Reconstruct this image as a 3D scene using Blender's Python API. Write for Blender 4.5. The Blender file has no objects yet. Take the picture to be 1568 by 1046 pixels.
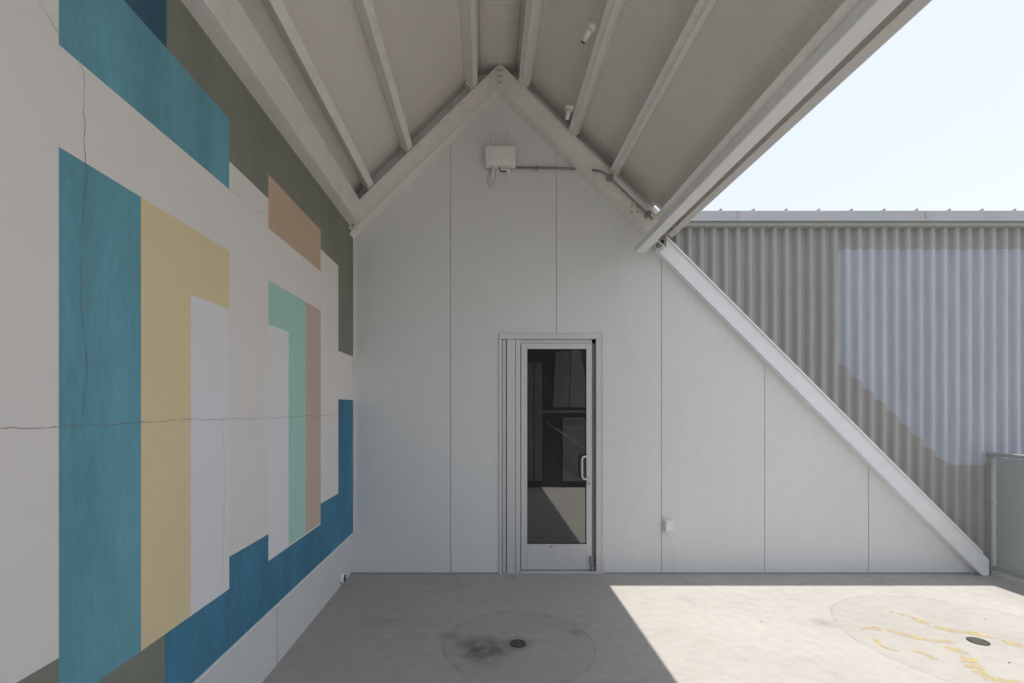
import bpy, bmesh, math, random
from mathutils import Vector
random.seed(7)
scene=bpy.context.scene
# ------------------------------------------------------------------ helpers
def mat(name,col,rough=.6,var=.08,vscale=3.0,stretch=(1,1,1),bump=.0,bscale=80,metal=0,fine=.04,dirt=None,spec=.35):
    m=bpy.data.materials.new(name); m.use_nodes=True
    nt=m.node_tree; N=nt.nodes; L=nt.links
    b=N['Principled BSDF']; b.inputs['Roughness'].default_value=rough; b.inputs['Metallic'].default_value=metal
    b.inputs['Specular IOR Level'].default_value=spec
    tc=N.new('ShaderNodeTexCoord'); mp=N.new('ShaderNodeMapping'); mp.inputs['Scale'].default_value=stretch
    L.new(tc.outputs['Object'],mp.inputs['Vector'])
    n1=N.new('ShaderNodeTexNoise'); n1.inputs['Scale'].default_value=vscale; n1.inputs['Detail'].default_value=6; n1.inputs['Roughness'].default_value=.6
    L.new(mp.outputs[0],n1.inputs['Vector'])
    n2=N.new('ShaderNodeTexNoise'); n2.inputs['Scale'].default_value=vscale*14; n2.inputs['Detail'].default_value=3
    L.new(mp.outputs[0],n2.inputs['Vector'])
    r1=N.new('ShaderNodeMapRange'); r1.inputs[1].default_value=.3; r1.inputs[2].default_value=.7; r1.inputs[3].default_value=1-var; r1.inputs[4].default_value=1+var
    L.new(n1.outputs['Fac'],r1.inputs[0])
    r2=N.new('ShaderNodeMapRange'); r2.inputs[1].default_value=.3; r2.inputs[2].default_value=.7; r2.inputs[3].default_value=1-fine; r2.inputs[4].default_value=1+fine
    L.new(n2.outputs['Fac'],r2.inputs[0])
    mu=N.new('ShaderNodeMath'); mu.operation='MULTIPLY'; L.new(r1.outputs[0],mu.inputs[0]); L.new(r2.outputs[0],mu.inputs[1])
    vm=N.new('ShaderNodeVectorMath'); vm.operation='SCALE'; vm.inputs[0].default_value=col[:3]; L.new(mu.outputs[0],vm.inputs['Scale'])
    out=vm.outputs[0]
    if dirt:   # dirt: (colour, amount, scale)
        n3=N.new('ShaderNodeTexNoise'); n3.inputs['Scale'].default_value=dirt[2]; n3.inputs['Detail'].default_value=7; n3.inputs['Roughness'].default_value=.7
        L.new(mp.outputs[0],n3.inputs['Vector'])
        r3=N.new('ShaderNodeMapRange'); r3.inputs[1].default_value=.5; r3.inputs[2].default_value=.75; r3.inputs[4].default_value=dirt[1]
        L.new(n3.outputs['Fac'],r3.inputs[0])
        mx=N.new('ShaderNodeMix'); mx.data_type='RGBA'; L.new(r3.outputs[0],mx.inputs[0]); L.new(out,mx.inputs[6]); mx.inputs[7].default_value=dirt[0]
        out=mx.outputs[2]
    L.new(out,b.inputs['Base Color'])
    if bump>0:
        nb=N.new('ShaderNodeTexNoise'); nb.inputs['Scale'].default_value=bscale; nb.inputs['Detail'].default_value=2
        L.new(tc.outputs['Object'],nb.inputs['Vector'])
        bp=N.new('ShaderNodeBump'); bp.inputs['Strength'].default_value=bump; bp.inputs['Distance'].default_value=.004
        L.new(nb.outputs['Fac'],bp.inputs['Height']); L.new(bp.outputs[0],b.inputs['Normal'])
    return m

def parent(name):
    e=bpy.data.objects.new(name,None); e.empty_display_size=.1
    scene.collection.objects.link(e); return e
def addmesh(name,verts,faces,mats,par=None,mi=None,smooth=False,bevel=0):
    me=bpy.data.meshes.new(name); me.from_pydata([tuple(v) for v in verts],[],faces)
    if not isinstance(mats,(list,tuple)): mats=[mats]
    for m in mats: me.materials.append(m)
    if mi:
        for p,i in zip(me.polygons,mi): p.material_index=i
    bm=bmesh.new(); bm.from_mesh(me)
    if bevel>=0: bmesh.ops.recalc_face_normals(bm,faces=bm.faces)
    bm.to_mesh(me); bm.free()
    if smooth:
        for p in me.polygons: p.use_smooth=True
    o=bpy.data.objects.new(name,me); scene.collection.objects.link(o)
    if bevel>0:
        md=o.modifiers.new('bev','BEVEL'); md.width=bevel; md.segments=2; md.limit_method='ANGLE'
    if par: o.parent=par
    return o
def box(name,x0,x1,y0,y1,z0,z1,m,par=None,bevel=.003):
    v=[(x,y,z) for x in (x0,x1) for y in (y0,y1) for z in (z0,z1)]
    f=[(0,1,3,2),(4,6,7,5),(0,4,5,1),(2,3,7,6),(0,2,6,4),(1,5,7,3)]
    return addmesh(name,v,f,m,par,bevel=bevel)
def prism(name,pts,y0,y1,m,par=None,bevel=.003):
    n=len(pts)
    v=[(p[0],y0,p[1]) for p in pts]+[(p[0],y1,p[1]) for p in pts]
    f=[tuple(range(n)),tuple(range(2*n-1,n-1,-1))]+[(i,(i+1)%n,n+(i+1)%n,n+i) for i in range(n)]
    return addmesh(name,v,f,m,par,bevel=bevel)
def tube(name,pts,r,m,par=None,seg=10,smooth=True):
    pts=[Vector(p) for p in pts]; vs=[];fs=[]
    up=None
    for i,p in enumerate(pts):
        if i==0: t=pts[1]-p
        elif i==len(pts)-1: t=p-pts[i-1]
        else: t=(pts[i+1]-p).normalized()+(p-pts[i-1]).normalized()
        t.normalize()
        if up is None:
            up=t.orthogonal().normalized()
        up=(up-t*up.dot(t)).normalized(); sd=t.cross(up)
        for k in range(seg):
            a=2*math.pi*k/seg; vs.append(p+(up*math.cos(a)+sd*math.sin(a))*r)
    for i in range(len(pts)-1):
        for k in range(seg):
            fs.append((i*seg+k,i*seg+(k+1)%seg,(i+1)*seg+(k+1)%seg,(i+1)*seg+k))
    fs.append(tuple(range(seg))); fs.append(tuple(range((len(pts)-1)*seg,len(pts)*seg)))
    o=addmesh(name,vs,fs,m,par)
    if smooth:
        for p in o.data.polygons: p.use_smooth=len(p.vertices)==4
    return o
def bolt(par,x,y,z,m,d=(0,-1,0),r=.013):
    d=Vector(d); tube('bolt',[Vector((x,y,z)),Vector((x,y,z))+d*.014],r,m,par,seg=6,smooth=False)

# ------------------------------------------------------------------ world frame
# camera at x=0,y=0 ; z up ; gable wall at y=D ; eye height H
H=1.56; F=740.0; D=4.54
def wx(px,y=D): return (px-744)*y/F
def wz(py,y=D): return H+(624-py)*y/F

# ------------------------------------------------------------------ materials
M_wall=mat('painted_stucco_white',(.72,.72,.71,1),.8,.015,1.3,(1,1,.6),bump=.6,bscale=70,fine=.012,dirt=((.58,.57,.55,1),.18,1.6))
M_joint=mat('panel_joint',(.36,.36,.35,1),.9)
M_steel=mat('painted_steel_beige',(.83,.80,.76,1),.5,.03,2.0,(1,1,1),bump=.08,bscale=50,fine=.02,dirt=((.48,.44,.38,1),.30,5))
M_steelw=mat('painted_steel_white',(.84,.84,.84,1),.5,.03,2.0,(1,1,1),bump=.08,bscale=50,fine=.02,dirt=((.5,.48,.44,1),.18,5))
M_deck=mat('roof_deck_beige',(.74,.70,.655,1),.6,.02,1.2,(1,1,1),fine=.01,dirt=((.58,.55,.50,1),.25,1.5))
nt=M_deck.node_tree; b=nt.nodes['Principled BSDF']
tc=nt.nodes.new('ShaderNodeTexCoord'); wv=nt.nodes.new('ShaderNodeTexWave'); wv.bands_direction='Y'; wv.inputs['Scale'].default_value=7; wv.inputs['Distortion'].default_value=.0
bp=nt.nodes.new('ShaderNodeBump'); bp.inputs['Strength'].default_value=.25; bp.inputs['Distance'].default_value=.005
nt.links.new(tc.outputs['Object'],wv.inputs['Vector']); nt.links.new(wv.outputs['Fac'],bp.inputs['Height']); nt.links.new(bp.outputs[0],b.inputs['Normal'])
M_bolt=mat('bolt_grey',(.45,.44,.42,1),.4)
M_alu=mat('aluminium_frame',(.62,.62,.615,1),.38,.03,6,(1,1,.2),metal=.2,fine=.03)
M_aluD=mat('frame_reveal',(.25,.25,.25,1),.5)
M_black=mat('black_rubber',(.02,.02,.02,1),.6)
M_white=mat('white_plastic',(.80,.79,.76,1),.45)
M_grate=mat('cast_iron',(.06,.06,.055,1),.6,.2,30,metal=.3)
M_gratel=mat('worn_iron',(.20,.19,.175,1),.6,.2,30)
M_dark=mat('dark_grey_panel',(.075,.076,.079,1),.6,.12,2,bump=.1)
M_dark2=mat('mid_grey_panel',(.26,.263,.267,1),.6,.1,2,bump=.1)
M_int=mat('room_lightblock_dark',(.05,.05,.05,1),.9)  # for the added box that blocks sun behind the door
M_corr=mat('corrugated_grey',(.39,.375,.355,1),.5,.05,1.5,(1,1,.15),fine=.04,dirt=((.25,.235,.21,1),.35,3))
M_corrb=mat('corrugated_pale_blue',(.455,.475,.52,1),.5,.05,1.5,(1,1,.15),fine=.05,dirt=((.35,.36,.39,1),.35,4))  # paler, bluer tone for one patch of the cladding
M_cap=mat('metal_flashing',(.46,.47,.47,1),.45,.04,3,fine=.03,metal=.1,dirt=((.33,.32,.30,1),.3,4))
M_ground=mat('ground_gravel',(.25,.24,.22,1),.9,.15,.5,bump=.3,bscale=20)

def floor_mat():
    m=mat('coated_concrete',(.41,.39,.365,1),.78,.05,.9,(1,1,1),bump=.6,bscale=160,fine=.06,dirt=((.30,.284,.262,1),.5,1.6))
    nt=m.node_tree;N=nt.nodes;L=nt.links;b=N['Principled BSDF']
    base=b.inputs['Base Color'].links[0].from_socket
    tc=N.new('ShaderNodeTexCoord')
    nz=N.new('ShaderNodeTexNoise'); nz.inputs['Scale'].default_value=7; nz.inputs['Detail'].default_value=6; L.new(tc.outputs['Object'],nz.inputs['Vector'])
    nzb=N.new('ShaderNodeTexNoise'); nzb.inputs['Scale'].default_value=2.3; nzb.inputs['Detail'].default_value=4; L.new(tc.outputs['Object'],nzb.inputs['Vector'])
    def dist(cx,cy,sx=1,sy=1,w=0):
        mp=N.new('ShaderNodeMapping'); mp.inputs['Location'].default_value=(-cx*sx,-cy*sy,0); mp.inputs['Scale'].default_value=(sx,sy,0)
        L.new(tc.outputs['Object'],mp.inputs['Vector'])
        ln=N.new('ShaderNodeVectorMath'); ln.operation='LENGTH'; L.new(mp.outputs[0],ln.inputs[0])
        if w==0: return ln.outputs['Value']
        a=N.new('ShaderNodeMath'); a.operation='MULTIPLY_ADD'; L.new(nzb.outputs['Fac'],a.inputs[0]); a.inputs[1].default_value=w
        s=N.new('ShaderNodeMath'); s.operation='SUBTRACT'; L.new(ln.outputs['Value'],s.inputs[0]); s.inputs[1].default_value=w*.5
        L.new(s.outputs[0],a.inputs[2]); return a.outputs[0]
    def ramp(d,pts):
        r=N.new('ShaderNodeValToRGB'); L.new(d,r.inputs[0])
        e=r.color_ramp.elements
        while len(e)<len(pts): e.new(.5)
        for el,(p,v) in zip(e,pts): el.position=p; el.color=(v,v,v,1)
        return r.outputs[0]
    def mixc(fac,col,base):
        mx=N.new('ShaderNodeMix'); mx.data_type='RGBA'; L.new(fac,mx.inputs[0]); L.new(base,mx.inputs[6]); mx.inputs[7].default_value=col; return mx.outputs[2]
    def mul(a,bv):
        q=N.new('ShaderNodeMath'); q.operation='MULTIPLY'; L.new(a,q.inputs[0])
        if isinstance(bv,float): q.inputs[1].default_value=bv
        else: L.new(bv,q.inputs[1])
        return q.outputs[0]
    thr=ramp(nz.outputs['Fac'],[(.40,.2),(.60,1)])
    for cx,cy,R in ((.21,3.19,.50),(3.28,3.22,.80)):
        d=dist(cx,cy,w=.04)
        ring=ramp(d,[(R-.022,0),(R-.008,1),(R+.002,1),(R+.008,0)])
        base=mixc(mul(mul(ring,thr),.45),(.22,.205,.19,1),base)
        disc=ramp(d,[(0,1),(R-.02,.8),(R,0)])
        base=mixc(mul(disc,.24),(.28,.265,.24,1),base)
    d=dist(-.03,3.13,.95,1.0,w=.30)
    st=ramp(d,[(.02,1),(.12,.65),(.24,0)])
    st2=ramp(nz.outputs['Fac'],[(.38,.15),(.6,1)])
    base=mixc(mul(mul(st,st2),.88),(.085,.075,.068,1),base)
    d=dist(.21,3.19,w=.05); base=mixc(mul(ramp(d,[(.05,1),(.12,0)]),.5),(.13,.12,.11,1),base)
    for sx_,sy_,r_ in ((.62,3.35,.06),(-.25,3.3,.09),(2.45,3.5,.1)):
        d=dist(sx_,sy_,w=.12); base=mixc(mul(ramp(d,[(.0,1),(r_,0)]),.4),(.17,.16,.145,1),base)
    L.new(base,b.inputs['Base Color'])
    return m
M_floor=floor_mat()

# ------------------------------------------------------------------ ground + floor
addmesh('ground',[(-400,-400,-.16),(400,-400,-.16),(400,400,-.16),(-400,400,-.16)],[(0,1,2,3)],M_ground)
box('patio_floor',-1.9,5.6,-6,5.6,-.15,0,M_floor,None,0)

# ------------------------------------------------------------------ gable wall
gw=parent('gable_wall')
RX=.129; RZ=4.468
DR=.11; DZ=4.69
SL=.97
def deckz(x): return DZ+.165-SL*abs(x-DR)
def top(x):
    if x<=1.62: return deckz(x)+.02
    return max(0,RZ+.10-(x-RX))
XEND=RX+RZ+.10
breaks=[DR,1.62]
opening=(.123,1.104,2.253)
joints=[-.331,.663,1.65,2.62,3.595]
g=.0022
edges=[-1.5]+joints+[XEND]
V=[];Fc=[]
for a,b_ in zip(edges[:-1],edges[1:]):
    x0=a+(g if a in joints else 0); x1=b_-(g if b_ in joints else 0)
    cuts=sorted(set([x0,x1]+[c for c in breaks+[1.6205,opening[0],opening[1]] if x0<c<x1]))
    for c0,c1 in zip(cuts[:-1],cuts[1:]):
        mid=(c0+c1)/2; zb=opening[2] if opening[0]<mid<opening[1] else 0
        i=len(V); V+=[(c0,D,zb),(c1,D,zb),(c1,D,top(c1)),(c0,D,top(c0))]; 
        Fc.append((i,i+1,i+2,i+3))
addmesh('wall_panels',V,Fc,M_wall,gw,bevel=0)
prism('wall_core',[(-1.5,0),(opening[0],0),(opening[0],opening[2]),(opening[1],opening[2]),(opening[1],0),(XEND-.02,0),(1.62,top(1.63)-.02),(1.62,deckz(1.62)+.02),(DR,deckz(DR)+.02),(-1.5,deckz(-1.5)+.02)],D+.006,D+.15,M_joint,gw,0)
XI=RX+RZ
rk=[(1.575,RZ-(1.575-RX)),(XI,0),(XI+.075,0),(XI+.075,.145),(1.575,RZ+.22-(1.575-RX))]
prism('rake_channel',rk,D-.055,D+.06,M_steelw,gw,.003)
def strip(n,o0,o1,y0,y1,x0=1.6,x1=None):
    x1=x1 or XI-.0
    prism(n,[(x0,RZ+o0-(x0-RX)),(x1,RZ+o0-(x1-RX)),(x1,RZ+o1-(x1-RX)),(x0,RZ+o1-(x0-RX))],y0,y1,M_steelw,gw,.002)
strip('rake_lip_outer',.205,.228,D-.070,D-.056)
strip('rake_lip_inner',.004,.018,D-.068,D-.056)
box('base_sealant',-1.28,.12,D-.008,D-.001,.001,.012,M_joint,gw,.002)
box('base_sealant',1.11,XI-.05,D-.008,D-.001,.001,.012,M_joint,gw,.002)
rm=[('back',-.5,1.2,7.0,7.05,0,2.9),('side',-.55,-.5,4.71,7.05,0,2.9),('side',1.2,1.25,4.71,7.05,0,2.9),('ceiling',-.55,1.25,4.71,7.05,2.9,2.95),('floor',-.5,1.2,4.71,7.0,.001,.004)]  # unseen dark box added behind the door to stop sun leaking past the frame
for n_,a,b1,c,d_,e,f_ in rm: box('room_lightblock_'+n_,a,b1,c,d_,e,f_,M_int,gw,0)
box('room_lightblock_lintel',-.55,1.25,4.701,4.709,2.26,2.95,M_int,gw,0)

# ------------------------------------------------------------------ mural wall
mw=parent('mural_wall')
WX=-1.245
def my(px): return F*1.245/(744-px)
C={
 'cream':((.82,.775,.73,1),.02),'cool':((.82,.81,.82,1),.02),'teal':((.145,.365,.44,1),.20),'blue':((.065,.22,.335,1),.24),
 'navy':((.045,.125,.19,1),.2),'yellow':((.81,.675,.41,1),.04),'olive':((.235,.245,.20,1),.12),'tan':((.63,.455,.325,1),.05),
 'mint':((.43,.69,.60,1),.06),'pink':((.61,.475,.40,1),.06)}
names=list(C)
MM=[]
for k in names:
    c,v=C[k]
    dk=k in('teal','blue','navy','olive')
    MM.append(mat('mural_paint_'+k,c,.8,v,1.6,(1,2.0,.6) if dk else (1,1,1),bump=.2,bscale=90,fine=v*.3,
        dirt=((c[0]*.72+.05,c[1]*.77+.05,c[2]*.8+.05,1),.55 if dk else .28,3.0 if dk else 1.6)))
Y={k:my(k) for k in (90,216,252,255,292,351,411,442,468,491,518)}
Y0=-.3
R=[(Y0,D,.39,3.30,'cream'),
 (Y0,Y[90],.39,.83,'olive'),
 (Y0,Y[90],3.02,3.30,'navy'),
 (Y[90],Y[252],.39,.68,'olive'),(Y[252],D,.39,.68,'blue'),
 (Y[90],Y[216],.68,2.32,'teal'),
 (Y[90],Y[351],2.618,2.96,'teal'),
 (Y[90],Y[255],2.96,3.30,'navy'),(Y[255],D,2.96,3.30,'olive'),(Y[351],D,2.755,2.96,'olive'),
 (Y[518],D,2.037,2.755,'olive'),
 (Y[216],Y[351],2.037,2.32,'yellow'),(Y[216],Y[292],.68,2.037,'yellow'),
 (Y[292],Y[351],.68,2.037,'cool'),
 (Y[351],Y[411],.68,.835,'blue'),
 (Y[411],Y[491],2.587,2.895,'tan'),
 (Y[411],Y[468],2.037,2.29,'mint'),(Y[442],Y[468],.69,2.037,'mint'),(Y[468],Y[491],.69,2.29,'pink'),
 (Y[411],Y[442],.69,2.037,'cool'),
 (Y[491],Y[518],.68,.835,'blue'),
 (Y[518],D,.68,1.63,'blue')]
ys=sorted(set([r[0] for r in R]+[r[1] for r in R])); zs=sorted(set([r[2] for r in R]+[r[3] for r in R]))
V=[(WX,y,z) for y in ys for z in zs]; Fc=[];MI=[]
nz=len(zs)
for i in range(len(ys)-1):
    for j in range(nz-1):
        cy=(ys[i]+ys[i+1])/2; cz=(zs[j]+zs[j+1])/2; c='cream'
        for r in R:
            if r[0]<cy<r[1] and r[2]<cz<r[3]: c=r[4]
        Fc.append((i*nz+j,(i+1)*nz+j,(i+1)*nz+j+1,i*nz+j+1)); MI.append(names.index(c))
o=addmesh('painted_mural',V,Fc,MM,mw,MI,bevel=-1)
box('wall_body',-1.6,WX-.001,Y0,D-.001,.39,3.44,M_wall,mw,0)
box('wall_plinth',-1.6,-1.268,Y0,D-.001,0,.3895,M_wall,mw,0)
box('drip_ledge',-1.27,WX+.010,Y0,D-.002,.378,.392,M_steelw,mw,.003)
box('corner_trim',WX+.001,WX+.018,D-.022,D-.001,.392,3.22,M_steel,mw,.002)
box('plinth_joint',-1.269,-1.2665,2.935,2.939,.0,.38,M_joint,mw,0)
M_crack=mat('crack',(.27,.25,.23,1),.9,.3,20)
def crack(pts,w=.0022,jit=.008,n=60):
    P=[]
    for a,b_ in zip(pts[:-1],pts[1:]):
        L_=math.hypot(b_[0]-a[0],b_[1]-a[1]); k=max(2,int(L_/.02))
        for i in range(k):
            t=i/k; P.append((a[0]+(b_[0]-a[0])*t,a[1]+(b_[1]-a[1])*t))
    P.append(pts[-1]); Q=[];jy=jz=0
    for p in P:
        jy=jy*.7+random.uniform(-jit,jit)*.6; jz=jz*.7+random.uniform(-jit,jit)*.6
        Q.append((p[0]+jy,p[1]+jz))
    vs=[];fs=[]
    for i,q in enumerate(Q):
        a=Q[max(0,i-1)];c=Q[min(len(Q)-1,i+1)]
        dx,dz=c[0]-a[0],c[1]-a[1];l=math.hypot(dx,dz) or 1
        ww=w*random.uniform(.2,1.15)/2
        vs+=[(WX+.0012,q[0]-dz/l*ww,q[1]+dx/l*ww),(WX+.0012,q[0]+dz/l*ww,q[1]-dx/l*ww)]
    for i in range(len(Q)-1): fs.append((2*i,2*i+1,2*i+3,2*i+2))
    addmesh('crack',vs,fs,M_crack,mw,bevel=-1)
crack([(.3,1.52),(1.25,1.503),(1.9,1.51),(2.6,1.497),(3.2,1.50),(4.53,1.49)],.0024,.006)
yc=my(129)
crack([(yc,2.60),(yc+.0,2.2),(yc-.01,1.9),(yc+.01,1.7),(yc-.015,1.51)],.0022,.009)
crack([(Y[90]-.12,2.72),(yc,2.6)],.0017,.006)
crack([(my(341),1.5),(my(344),1.2),(my(341),.7)],.0018,.006)
crack([(my(352),2.62),(my(430),2.66),(my(491),2.60)],.0016,.006)
sp=parent('overflow_pipe')
tube('pipe_sleeve',[(-1.275,4.23,.065),(-1.235,4.23,.065)],.040,M_steelw,sp,seg=20)
tube('pipe_dark_plug',[(-1.27,4.23,.065),(-1.2335,4.23,.065)],.033,M_black,sp,seg=20)  # solid black plug, paints the shade inside the pipe

# ------------------------------------------------------------------ canopy roof
cr=parent('canopy_roof')
ang=math.atan(SL); ca,sa=math.cos(ang),math.sin(ang)
def sp_(sign,d,along,up):
    x=DR+sign*d; z=DZ-SL*d
    return (x+sign*ca*along+sign*sa*up, z-sa*along+ca*up)
YB=-.3; YF=4.40
def purlin(sign,d,w=.062,h=.118):
    pts=[sp_(sign,d,-w/2,0),sp_(sign,d,w/2,0),sp_(sign,d,w/2,h),sp_(sign,d,-w/2,h)]
    prism('purlin',pts,YB,D-.002,M_steel,cr,.005)
    prism('purlin_lip',[sp_(sign,d,w/2-.006,-.007),sp_(sign,d,w/2,-.007),sp_(sign,d,w/2,-.0005),sp_(sign,d,w/2-.006,-.0005)],YB,YF,M_steel,cr,.001)
    prism('purlin_clip',[sp_(sign,d,w/2+.001,.0),sp_(sign,d,w/2+.012,0),sp_(sign,d,w/2+.012,.09),sp_(sign,d,w/2+.001,.09)],YF-.0,YF+.08,M_steel,cr,.001)
for s,d in ((-1,.205),(-1,.797),(-1,1.15),(1,.205),(1,.66),(1,1.032),(1,1.45)): purlin(s,d)
YE=4.485
def deckpart(s,d0,d1,yend):
    a=(DR+s*d0,DZ+.165-SL*d0); e=(DR+s*d1,DZ+.165-SL*d1)
    prism('roof_deck',[a,e,(e[0]+s*.0,e[1]+.04),(a[0],a[1]+.055)],YB,yend,M_deck,cr,0)
    prism('roof_cover',[(a[0],a[1]+.060),(e[0]+s*.006,e[1]+.045),(e[0]+s*.006,e[1]+.075),(a[0],a[1]+.10)],YB,yend+.005,M_cap,cr,0)
deckpart(-1,0,1.65,D+.17); deckpart(1,0,1.46,D+.17); deckpart(1,1.4605,1.69,YE)
box('ridge_plate',DR-.16,DR+.16,YB,D-.004,DZ-.002,DZ+.006,M_deck,cr,.001)
def rafter(s,dm,name):
    y0,y1=YF,D-.001
    prism(name+'_web',[(RX,RZ+.014),(RX+s*dm,RZ+.014-SL*dm),(RX+s*dm,RZ+.212-SL*dm),(RX,RZ+.212)],y0+.012,y1,M_steel,cr,.002)
    prism(name+'_flange_bottom',[(RX,RZ),(RX+s*dm,RZ-SL*dm),(RX+s*dm,RZ+.013-SL*dm),(RX,RZ+.013)],y0-.004,y1,M_steel,cr,.001)
    prism(name+'_flange_top',[(RX,RZ+.213),(RX+s*dm,RZ+.213-SL*dm),(RX+s*dm,RZ+.226-SL*dm),(RX,RZ+.226)],y0-.004,y1,M_steel,cr,.001)
rafter(-1,1.37,'rafter_left'); rafter(1,1.50,'rafter_right')
box('eave_beam',-1.36,-1.16,YB,D-.003,3.222,3.45,M_steel,cr,.006)
box('eave_beam_lip',-1.160,-1.150,YB,D-.004,3.44,3.452,M_steel,cr,.001)
box('eave_beam_lip',-1.160,-1.152,YB,D-.004,3.222,3.232,M_steel,cr,.001)
box('eave_closure',-1.5,-1.30,YB,D+.15,3.451,3.60,M_steel,cr,0)
prism('eave_tube',[(1.352,H+1.405),(1.445,H+1.405),(1.445,H+1.462),(1.352,H+1.462)],YB,4.385,M_steelw,cr,.008)
def sbox(n,d,w,u0,u1,m,y1=D-.002):
    prism(n,[sp_(1,d,-w/2,u0),sp_(1,d,w/2,u0),sp_(1,d,w/2,u1),sp_(1,d,-w/2,u1)],YB,y1,m,cr,.003)
sbox('edge_channel',1.592,.05,.005,.112,M_steel,YE)
for y in (.6,2.0,3.4,4.2):
    prism('eave_tube_hanger',[(1.375,H+1.463),(1.415,H+1.463),(1.56,H+1.64),(1.52,H+1.64)],y,y+.04,M_steel,cr,.002)
box('ridge_connector',RX-.022,RX+.022,YF-.004,YF+.011,RZ+.012,RZ+.20,M_steel,cr,.002)
for z in (.045,.10,.155):
    for dx in (-.011,.011): bolt(cr,RX+dx,YF-.004,RZ+z,M_bolt,r=.007)
box('left_shoe',-1.245,-1.165,YF-.012,YF+.01,3.18,3.30,M_steel,cr,.002)
for dz in (.03,.085): bolt(cr,-1.205,YF-.012,3.18+dz,M_bolt)
for dx,dz in ((0,0),(.055,.0),(0,-.055),(.055,-.055)): bolt(cr,1.33+dx,YF+.011,3.395+dz,M_bolt,r=.010)

# ------------------------------------------------------------------ glass door
gd=parent('glass_door')
ox0,ox1,oz=opening
dy=D
box('frame_head',ox0,ox1,dy-.012,dy+.10,oz-.05,oz,M_alu,gd,.003)
box('frame_head_stop',wx(797),wx(913),dy+.03,dy+.10,wz(526)+.002,oz-.0505,M_alu,gd,.002)
box('frame_jamb_left_outer',ox0,wx(768.5),dy-.012,dy+.10,.0,oz-.051,M_alu,gd,.002)
box('frame_panel_left',wx(769.5),wx(775),dy+.012,dy+.10,.0,oz-.051,M_alu,gd,.002)
box('frame_post',wx(776),wx(789),dy-.002,dy+.10,.0,oz-.051,M_alu,gd,.003)
box('frame_stop',wx(789.7),wx(797),dy+.006,dy+.10,.0,oz-.051,M_alu,gd,.003)
box('frame_groove',wx(768.4),wx(797),dy+.05,dy+.09,.0,oz-.051,M_aluD,gd,0)
box('frame_jamb_right',wx(912.5),wx(924),dy-.012,dy+.10,.0,oz-.051,M_alu,gd,.003)
box('frame_jamb_right_inner',wx(921),wx(924.5),dy-.016,dy-.0125,.0,oz-.002,M_alu,gd,.001)
box('frame_reveal_right',wx(907.5),wx(912.4),dy+.030,dy+.10,.0,oz-.051,M_aluD,gd,0)
box('threshold',wx(797),wx(914),dy-.01,dy+.1,.001,.022,M_alu,gd,.002)
LZ0,LZ1=.03,wz(526)
y0,y1=dy+.015,dy+.055
xl0,xl1,xr0,xr1=wx(798.2),wx(807.5),wx(898.5),wx(907)
box('stile_left',xl0,xl1,y0,y1,LZ0,LZ1,M_alu,gd,.002)
box('stile_right',xr0,xr1,y0,y1,LZ0,LZ1,M_alu,gd,.002)
box('rail_top',xl1+.0005,xr0-.0005,y0,y1,wz(534),LZ1,M_alu,gd,.002)
box('rail_bottom',xl1+.0005,xr0-.0005,y0,y1,LZ0,wz(834),M_alu,gd,.002)
gm=bpy.data.materials.new('door_glass'); gm.use_nodes=True
b=gm.node_tree.nodes['Principled BSDF']; b.inputs['Base Color'].default_value=(.018,.019,.020,1); b.inputs['Roughness'].default_value=.012; b.inputs['IOR'].default_value=2.5
nn=gm.node_tree.nodes.new('ShaderNodeTexNoise'); nn.inputs['Scale'].default_value=2.5
bb=gm.node_tree.nodes.new('ShaderNodeBump'); bb.inputs['Strength'].default_value=.02; bb.inputs['Distance'].default_value=.01
tcc=gm.node_tree.nodes.new('ShaderNodeTexCoord'); gm.node_tree.links.new(tcc.outputs['Object'],nn.inputs['Vector'])
gm.node_tree.links.new(nn.outputs['Fac'],bb.inputs['Height']); gm.node_tree.links.new(bb.outputs[0],b.inputs['Normal'])
box('glass_pane',xl1,xr0,dy+.030,dy+.040,wz(834),wz(534),gm,gd,0)
box('gasket_left',xl1+.0003,xl1+.006,dy+.022,dy+.0295,wz(834),wz(534),M_black,gd,0)
box('gasket_right',xr0-.006,xr0-.0003,dy+.022,dy+.0295,wz(834),wz(534),M_black,gd,0)
box('gasket_bottom',xl1+.0061,xr0-.0061,dy+.022,dy+.0295,wz(834)+.0003,wz(834)+.006,M_black,gd,0)
hx=wx(890); 
tube('pull_handle',[(wx(902),y0,wz(698)),(wx(900),y0-.045,wz(698)),(hx+.01,y0-.055,wz(699)),(hx,y0-.055,wz(703)),(hx,y0-.055,wz(728)),(hx+.01,y0-.055,wz(732)),(wx(900),y0-.045,wz(734)),(wx(902),y0,wz(734))],.010,M_alu,gd)
tube('lock_cylinder',[(wx(903),y0-.012,wz(741)),(wx(903),y0+.001,wz(741))],.017,M_alu,gd,seg=20)
tube('lock_keyway',[(wx(903),y0-.014,wz(741)),(wx(903),y0-.011,wz(741))],.007,M_black,gd,seg=12)
box('floor_closer_arm',wx(903),wx(909),y0-.02,y0-.001,.08,.16,M_aluD,gd,.002)
box('door_hinge_pivot',wx(905),wx(910),y0-.025,y0-.001,.03,.075,M_aluD,gd,.002)
tube('bottom_rail_label',[(wx(842),y0-.002,wz(838)),(wx(846),y0-.002,wz(838))],.004,M_black,gd,seg=8)

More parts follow.
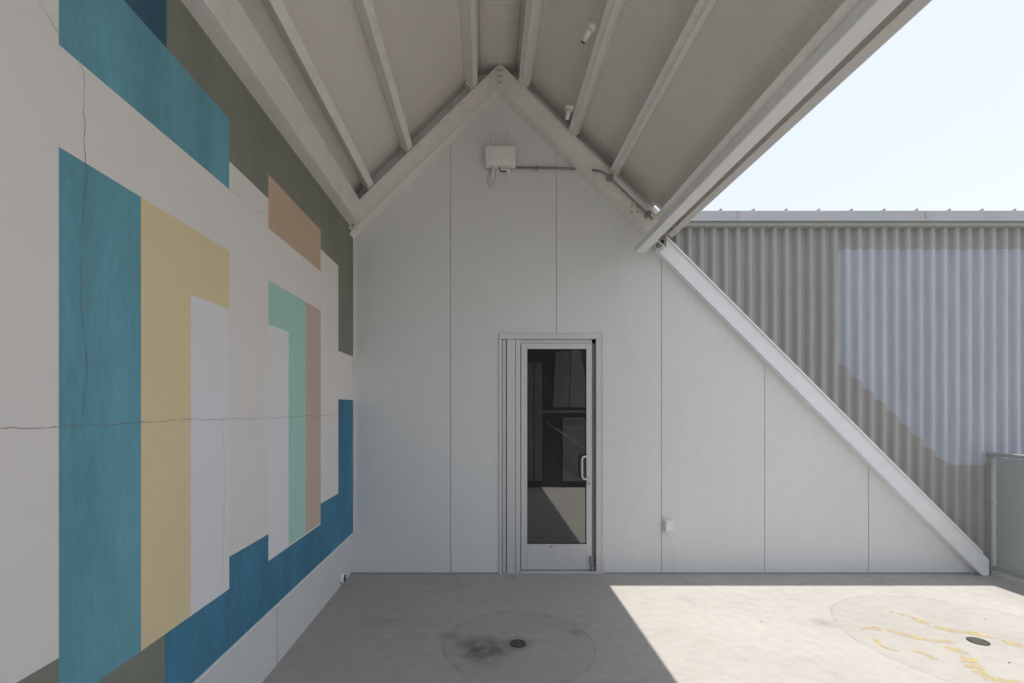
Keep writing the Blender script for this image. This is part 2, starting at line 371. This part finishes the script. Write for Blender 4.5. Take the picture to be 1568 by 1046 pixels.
# ------------------------------------------------------------------ wireless box with antennas
ap=parent('wireless_antenna_box')
box('enclosure',wx(743),wx(789),D-.10,D-.02,wz(260),wz(232),M_white,ap,.006)
box('enclosure_lid',wx(744),wx(788),D-.106,D-.1005,wz(258.5),wz(233.5),M_white,ap,.002)
box('mounting_plate',wx(752),wx(780),D-.019,D-.001,wz(264),wz(228),M_steelw,ap,.002)
for px in (755,779):
    tube('antenna',[(wx(px),D-.06,wz(232)),(wx(px),D-.06,wz(211))],.009,M_white,ap)
    tube('antenna',[(wx(px),D-.06,wz(260)),(wx(px),D-.06,wz(279))],.009,M_white,ap)
tube('cable_loop',[(wx(752),D-.05,wz(260)),(wx(748),D-.03,wz(270)),(wx(746),D-.02,wz(280)),(wx(749),D-.02,wz(287)),(wx(754),D-.02,wz(286)),(wx(757),D-.03,wz(276)),(wx(760),D-.04,wz(262))],.004,M_bolt,ap)
tube('cable_black',[(wx(764),D-.05,wz(260)),(wx(766),D-.04,wz(266)),(wx(775),D-.03,wz(265))],.006,M_black,ap)
M_cond=mat('galvanised_conduit',(.28,.27,.25,1),.4,.1,10,metal=.3)
ec=parent('electrical_conduit')
tube('conduit',[(wx(789),D-.03,wz(259)),(wx(860),D-.02,wz(259)),(wx(900,4.5),4.5,wz(260,4.5)),(wx(912,4.36),4.36,wz(261,4.36)),(wx(922,4.36),4.36,wz(263,4.36)),(wx(928,4.36),4.36,wz(266,4.36)),(wx(940,4.36),4.36,wz(278,4.36)),(wx(1000,4.36),4.36,wz(336,4.36))],.010,M_cond,ec)
for px,py in ((934,272),(992,328)):
    box('conduit_clamp',wx(px-4,4.37),wx(px+4,4.37),4.347,4.395,wz(py+4,4.37),wz(py-4,4.37),M_cond,ec,.003)
for px in (820,): box('conduit_strap',wx(px),wx(px+3),D-.032,D-.001,wz(262),wz(256),M_cond,ec,.002)
jb=parent('junction_box')
box('body',wx(1000),wx(1013),D-.13,D-.072,wz(384),wz(366),M_aluD,jb,.006)
tube('knockout',[(wx(1006),D-.131,wz(378)),(wx(1006),D-.142,wz(378))],.018,M_black,jb,seg=16)
box('cover',wx(1001),wx(1012),D-.135,D-.1305,wz(383),wz(367),M_cond,jb,.002)
ob=parent('electrical_outlet_box')
box('back_box',wx(1015.5),wx(1028),D-.05,D-.001,wz(813),wz(796),M_white,ob,.006)
box('flip_cover',wx(1016.2),wx(1027.3),D-.062,D-.0505,wz(811.5),wz(797),M_white,ob,.005)
tube('cable',[(wx(1018),D-.02,wz(796)),(wx(1016),D-.015,wz(792)),(wx(1013.5),D-.01,wz(794)),(wx(1013),D-.004,wz(800))],.005,M_white,ob)
def spot(px,py,zc,par,sc=1.0):
    pz=H+zc; y=F*zc/(624-py); x=(px-744)*y/F
    box('mount_base',x-.0,x+.06*sc,y-.03*sc,y+.03*sc,pz+.015*sc,pz+.06*sc,M_white,par,.005)
    tube('arm',[(x+.03*sc,y,pz+.02*sc),(x,y,pz-.01*sc),(x-.01*sc,y,pz-.03*sc)],.009*sc,M_white,par)
    tube('lamp_head',[(x+.01*sc,y-.05*sc,pz-.01*sc),(x-.01*sc,y-.01*sc,pz-.03*sc),(x-.025*sc,y+.03*sc,pz-.045*sc)],.024*sc,M_white,par,seg=18)
    tube('lamp_lens',[(x-.024*sc,y+.028*sc,pz-.044*sc),(x-.03*sc,y+.042*sc,pz-.05*sc)],.022*sc,M_black,par,seg=18)
spot(900,50,2.42,parent('ceiling_spotlight'),.75)
s2=parent('ceiling_sensor')
yy=F*2.40/(624-178); xx=(868-744)*yy/F
tube('sensor_body',[(xx,yy,H+2.38),(xx+.02,yy,H+2.46)],.016,M_steel,s2,seg=16)
box('sensor_base',xx-.012,xx+.05,yy-.022,yy+.022,H+2.455,H+2.475,M_steel,s2,.003)

# ------------------------------------------------------------------ corrugated building
cb=parent('corrugated_metal_building')
YC=4.60; pitch=.1155; amp=.026
xs=[]; x=1.3; n=12
while x<13: xs.append(x); x+=pitch/n
V=[];Fc=[];MI=[]
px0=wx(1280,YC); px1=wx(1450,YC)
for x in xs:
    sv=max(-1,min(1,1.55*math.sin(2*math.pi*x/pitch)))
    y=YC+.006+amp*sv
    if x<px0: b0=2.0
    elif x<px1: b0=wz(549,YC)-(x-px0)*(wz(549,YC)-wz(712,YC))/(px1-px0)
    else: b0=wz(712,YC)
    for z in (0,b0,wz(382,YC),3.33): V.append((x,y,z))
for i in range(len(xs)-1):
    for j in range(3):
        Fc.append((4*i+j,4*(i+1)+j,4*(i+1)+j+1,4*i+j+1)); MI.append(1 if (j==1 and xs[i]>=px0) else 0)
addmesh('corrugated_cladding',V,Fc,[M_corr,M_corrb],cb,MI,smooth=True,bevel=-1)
box('building_core',1.9,13,YC+.045,9,0,3.33,M_corr,cb,0)
ct=wz(322,4.5)
box('parapet_flashing',1.64,13,4.50,YC+.35,ct-.092,ct,M_cap,cb,.006)
box('flashing_drip',1.64,13,4.493,4.4995,ct-.10,ct-.078,M_cap,cb,.001)
box('flashing_cleat',1.64,13,4.535,YC+.05,ct-.128,ct-.0925,M_cap,cb,.003)
for i in range(26):
    x=wx(1106,4.53)+i*.307
    prism('standing_seam',[(x-.060,ct+.001),(x+.004,ct+.001),(x+.004,ct+.032),(x-.006,ct+.032)],4.54,YC+.30,M_aluD,cb,0)
for px in (1130,1418): box('flashing_joint',wx(px,4.49),wx(px,4.49)+.004,4.491,4.4928,ct-.10,ct-.006,M_joint,cb,0)

# ------------------------------------------------------------------ glass railing
gr=parent('glass_railing')
RXX=4.728
pm=bpy.data.materials.new('frosted_glass'); pm.use_nodes=True
b=pm.node_tree.nodes['Principled BSDF']; b.inputs['Base Color'].default_value=(.62,.67,.65,1); b.inputs['Roughness'].default_value=.25; b.inputs['Transmission Weight'].default_value=.55
nn=pm.node_tree.nodes.new('ShaderNodeTexNoise'); nn.inputs['Scale'].default_value=3; cr_=pm.node_tree.nodes.new('ShaderNodeMapRange'); cr_.inputs[3].default_value=.18; cr_.inputs[4].default_value=.35
pm.node_tree.links.new(nn.outputs['Fac'],cr_.inputs[0]); pm.node_tree.links.new(cr_.outputs[0],b.inputs['Roughness'])
M_rail=mat('railing_metal',(.40,.40,.38,1),.4,.08,6,metal=.2)
box('top_rail',RXX-.03,RXX+.03,-3,4.55,1.107,1.142,M_rail,gr,.006)
box('bottom_rail',RXX-.018,RXX+.018,-3,4.49,.05,.085,M_rail,gr,.003)
for y in (4.495,3.1,1.6,.1,-1.4,-2.9):
    box('post',RXX-.025,RXX+.025,y,y+.05,.012,1.106,M_rail,gr,.003)
    box('post_foot',RXX-.05,RXX+.06,y-.04,y+.055,.0,.012,M_rail,gr,.003)
for y in (3.16,1.66,.16,-1.34):
    box('glass_panel',RXX-.006,RXX+.006,y,min(y+1.39,4.475),.086,1.095,pm,gr,0)

# ------------------------------------------------------------------ floor drains
def drain(x,y,r=.052):
    p=parent('floor_drain')
    tube('sump',[(x,y,.0005),(x,y,.0016)],r,M_black,p,seg=28,smooth=False)
    vs=[];fs=[];n=32
    for k in range(n):
        a=2*math.pi*k/n
        for rr,z in ((r,.002),(r,.005),(r-.008,.005),(r-.008,.002)): vs.append((x+rr*math.cos(a),y+rr*math.sin(a),z))
    for k in range(n):
        q=(k+1)%n
        for j in range(4): fs.append((4*k+j,4*q+j,4*q+(j+1)%4,4*k+(j+1)%4))
    addmesh('rim',vs,fs,M_grate,p)
    for i in range(-3,4):
        xo=i*.0125; h=math.sqrt(max(0,(r-.007)**2-xo**2))
        box('grate_bar',x+xo-.0022,x+xo+.0022,y-h,y+h,.0018,.0048,M_gratel,p,0)
drain(.212,3.19); drain(3.28,3.22,.058)
ym=bpy.data.materials.new('worn_yellow_paint'); ym.use_nodes=True
nt=ym.node_tree; b=nt.nodes['Principled BSDF']; b.inputs['Base Color'].default_value=(.50,.40,.18,1); b.inputs['Roughness'].default_value=.8
nn=nt.nodes.new('ShaderNodeTexNoise'); nn.inputs['Scale'].default_value=14; nn.inputs['Detail'].default_value=6
tt=nt.nodes.new('ShaderNodeTexCoord'); nt.links.new(tt.outputs['Object'],nn.inputs['Vector'])
mr=nt.nodes.new('ShaderNodeMapRange'); mr.inputs[1].default_value=.36; mr.inputs[2].default_value=.66; mr.inputs[4].default_value=.85
nt.links.new(nn.outputs['Fac'],mr.inputs[0]); nt.links.new(mr.outputs[0],b.inputs['Alpha'])
yp=parent('worn_yellow_marking')
def fl(px,py):
    y=F*H/(py-624); return ((px-744)*y/F,y)
def stroke(pp,w):
    P=[Vector((*fl(*p),0)) for p in pp]; Q=[]
    for i in range(len(P)-1):
        p0=P[max(i-1,0)];p1=P[i];p2=P[i+1];p3=P[min(i+2,len(P)-1)]
        for k in range(8):
            t=k/8; Q.append(.5*((2*p1)+(p2-p0)*t+(2*p0-5*p1+4*p2-p3)*t*t+(3*p1-p0-3*p2+p3)*t**3))
    Q.append(P[-1]); vs=[];fs=[]
    for i,q in enumerate(Q):
        t=(Q[min(i+1,len(Q)-1)]-Q[max(i-1,0)]).normalized(); nrm=Vector((-t.y,t.x,0))
        ww=w*random.uniform(.5,1.2)*.5
        vs+=[(q+nrm*ww)+Vector((0,0,.0015)),(q-nrm*ww)+Vector((0,0,.0015))]
    for i in range(len(Q)-1): fs.append((2*i,2*i+1,2*i+3,2*i+2))
    addmesh('stroke',vs,fs,ym,yp,bevel=-1)
stroke([(1318,962),(1360,965),(1410,978),(1462,984)],.06)
stroke([(1362,936),(1395,945),(1440,962),(1500,972),(1568,990)],.065)
stroke([(1448,990),(1478,1002),(1492,1022),(1520,1040),(1600,1052)],.09)
stroke([(1400,996),(1420,1003),(1432,1010)],.05)
stroke([(1340,978),(1352,990),(1376,998)],.03)
M_deb=mat('debris',(.16,.12,.08,1),.9)
dp=parent('floor_debris')
for i in range(22):
    x=random.uniform(-1.1,4.3); y=random.choice([random.uniform(4.35,4.5),random.uniform(4.35,4.5),random.uniform(2.6,4.4)]); r=random.uniform(.003,.008)
    tube('speck',[(x,y,.002),(x+r,y+r*random.uniform(-1,1),.003)],r*.4,M_deb,dp,seg=5)

# ------------------------------------------------------------------ opposite wall behind the viewpoint (mirrored in the door)
ow=parent('opposite_wall')
YO=-.32
box('wall',.62,2.15,YO-.15,YO,0,2.85,M_dark,ow,0)
prism('upper_panel',[(1.30,1.56),(2.02,1.56),(1.84,2.68),(1.36,2.64)],YO+.001,YO+.05,M_dark2,ow,.004)
prism('upper_panel_seam',[(1.62,1.56),(1.635,1.56),(1.655,2.66),(1.64,2.66)],YO+.0505,YO+.053,M_dark,ow,0)
box('side_panel',.78,1.10,YO+.001,YO+.03,.12,2.44,M_dark2,ow,.004)
box('side_panel_gap',.93,.95,YO+.0305,YO+.034,.12,2.44,M_dark,ow,0)
box('lower_panel',1.50,2.1,YO+.001,YO+.04,.12,1.36,M_dark2,ow,.004)
box('trim',.64,2.14,YO+.051,YO+.06,1.46,1.50,M_dark2,ow,.002)
tube('sloping_bar',[(1.14,YO+.08,1.30),(2.0,YO+.08,.70)],.007,M_bolt,ow)

# ------------------------------------------------------------------ light
sd=Vector((.222,.080,1)).normalized()
el=math.asin(sd.z); az=math.atan2(sd.x,sd.y)
w=bpy.data.worlds.new('World'); scene.world=w; w.use_nodes=True
nt=w.node_tree; bg=nt.nodes['Background']; sky=nt.nodes.new('ShaderNodeTexSky'); sky.sky_type='NISHITA'; sky.sun_disc=False
sky.sun_elevation=el; sky.sun_rotation=az; sky.air_density=1.0; sky.dust_density=2.0; sky.ozone_density=1.0
hs=nt.nodes.new('ShaderNodeHueSaturation'); hs.inputs['Saturation'].default_value=.45
S=.33
# thin haze layer evens out the clear-sky gradient
hz=nt.nodes.new('ShaderNodeMix'); hz.data_type='RGBA'; hz.inputs[0].default_value=.70
nt.links.new(sky.outputs[0],hs.inputs['Color']); nt.links.new(hs.outputs[0],hz.inputs[6]); hz.inputs[7].default_value=(.70,.77,.88,1)
hz.inputs[7].default_value=(.70/S,.77/S,.88/S,1)
nt.links.new(hz.outputs[2],bg.inputs['Color']); bg.inputs['Strength'].default_value=S
sl=bpy.data.lights.new('sun','SUN'); sl.energy=5; sl.angle=math.radians(.5); sl.color=(1,.95,.88)
so=bpy.data.objects.new('sun',sl); scene.collection.objects.link(so); so.location=(3,2,12)
so.rotation_euler=sd.to_track_quat('Z','Y').to_euler()

# ------------------------------------------------------------------ camera
cd=bpy.data.cameras.new('camera'); cam=bpy.data.objects.new('camera',cd); scene.collection.objects.link(cam)
cam.location=(0,0,H); cam.rotation_euler=(math.radians(90),0,0)
cd.sensor_width=36; cd.lens=36*F/1568; cd.shift_x=40/1568; cd.shift_y=101/1568; cd.clip_start=.02; cd.clip_end=2000
scene.camera=cam
scene.view_settings.view_transform='Standard'; scene.view_settings.look='None'; scene.view_settings.exposure=0
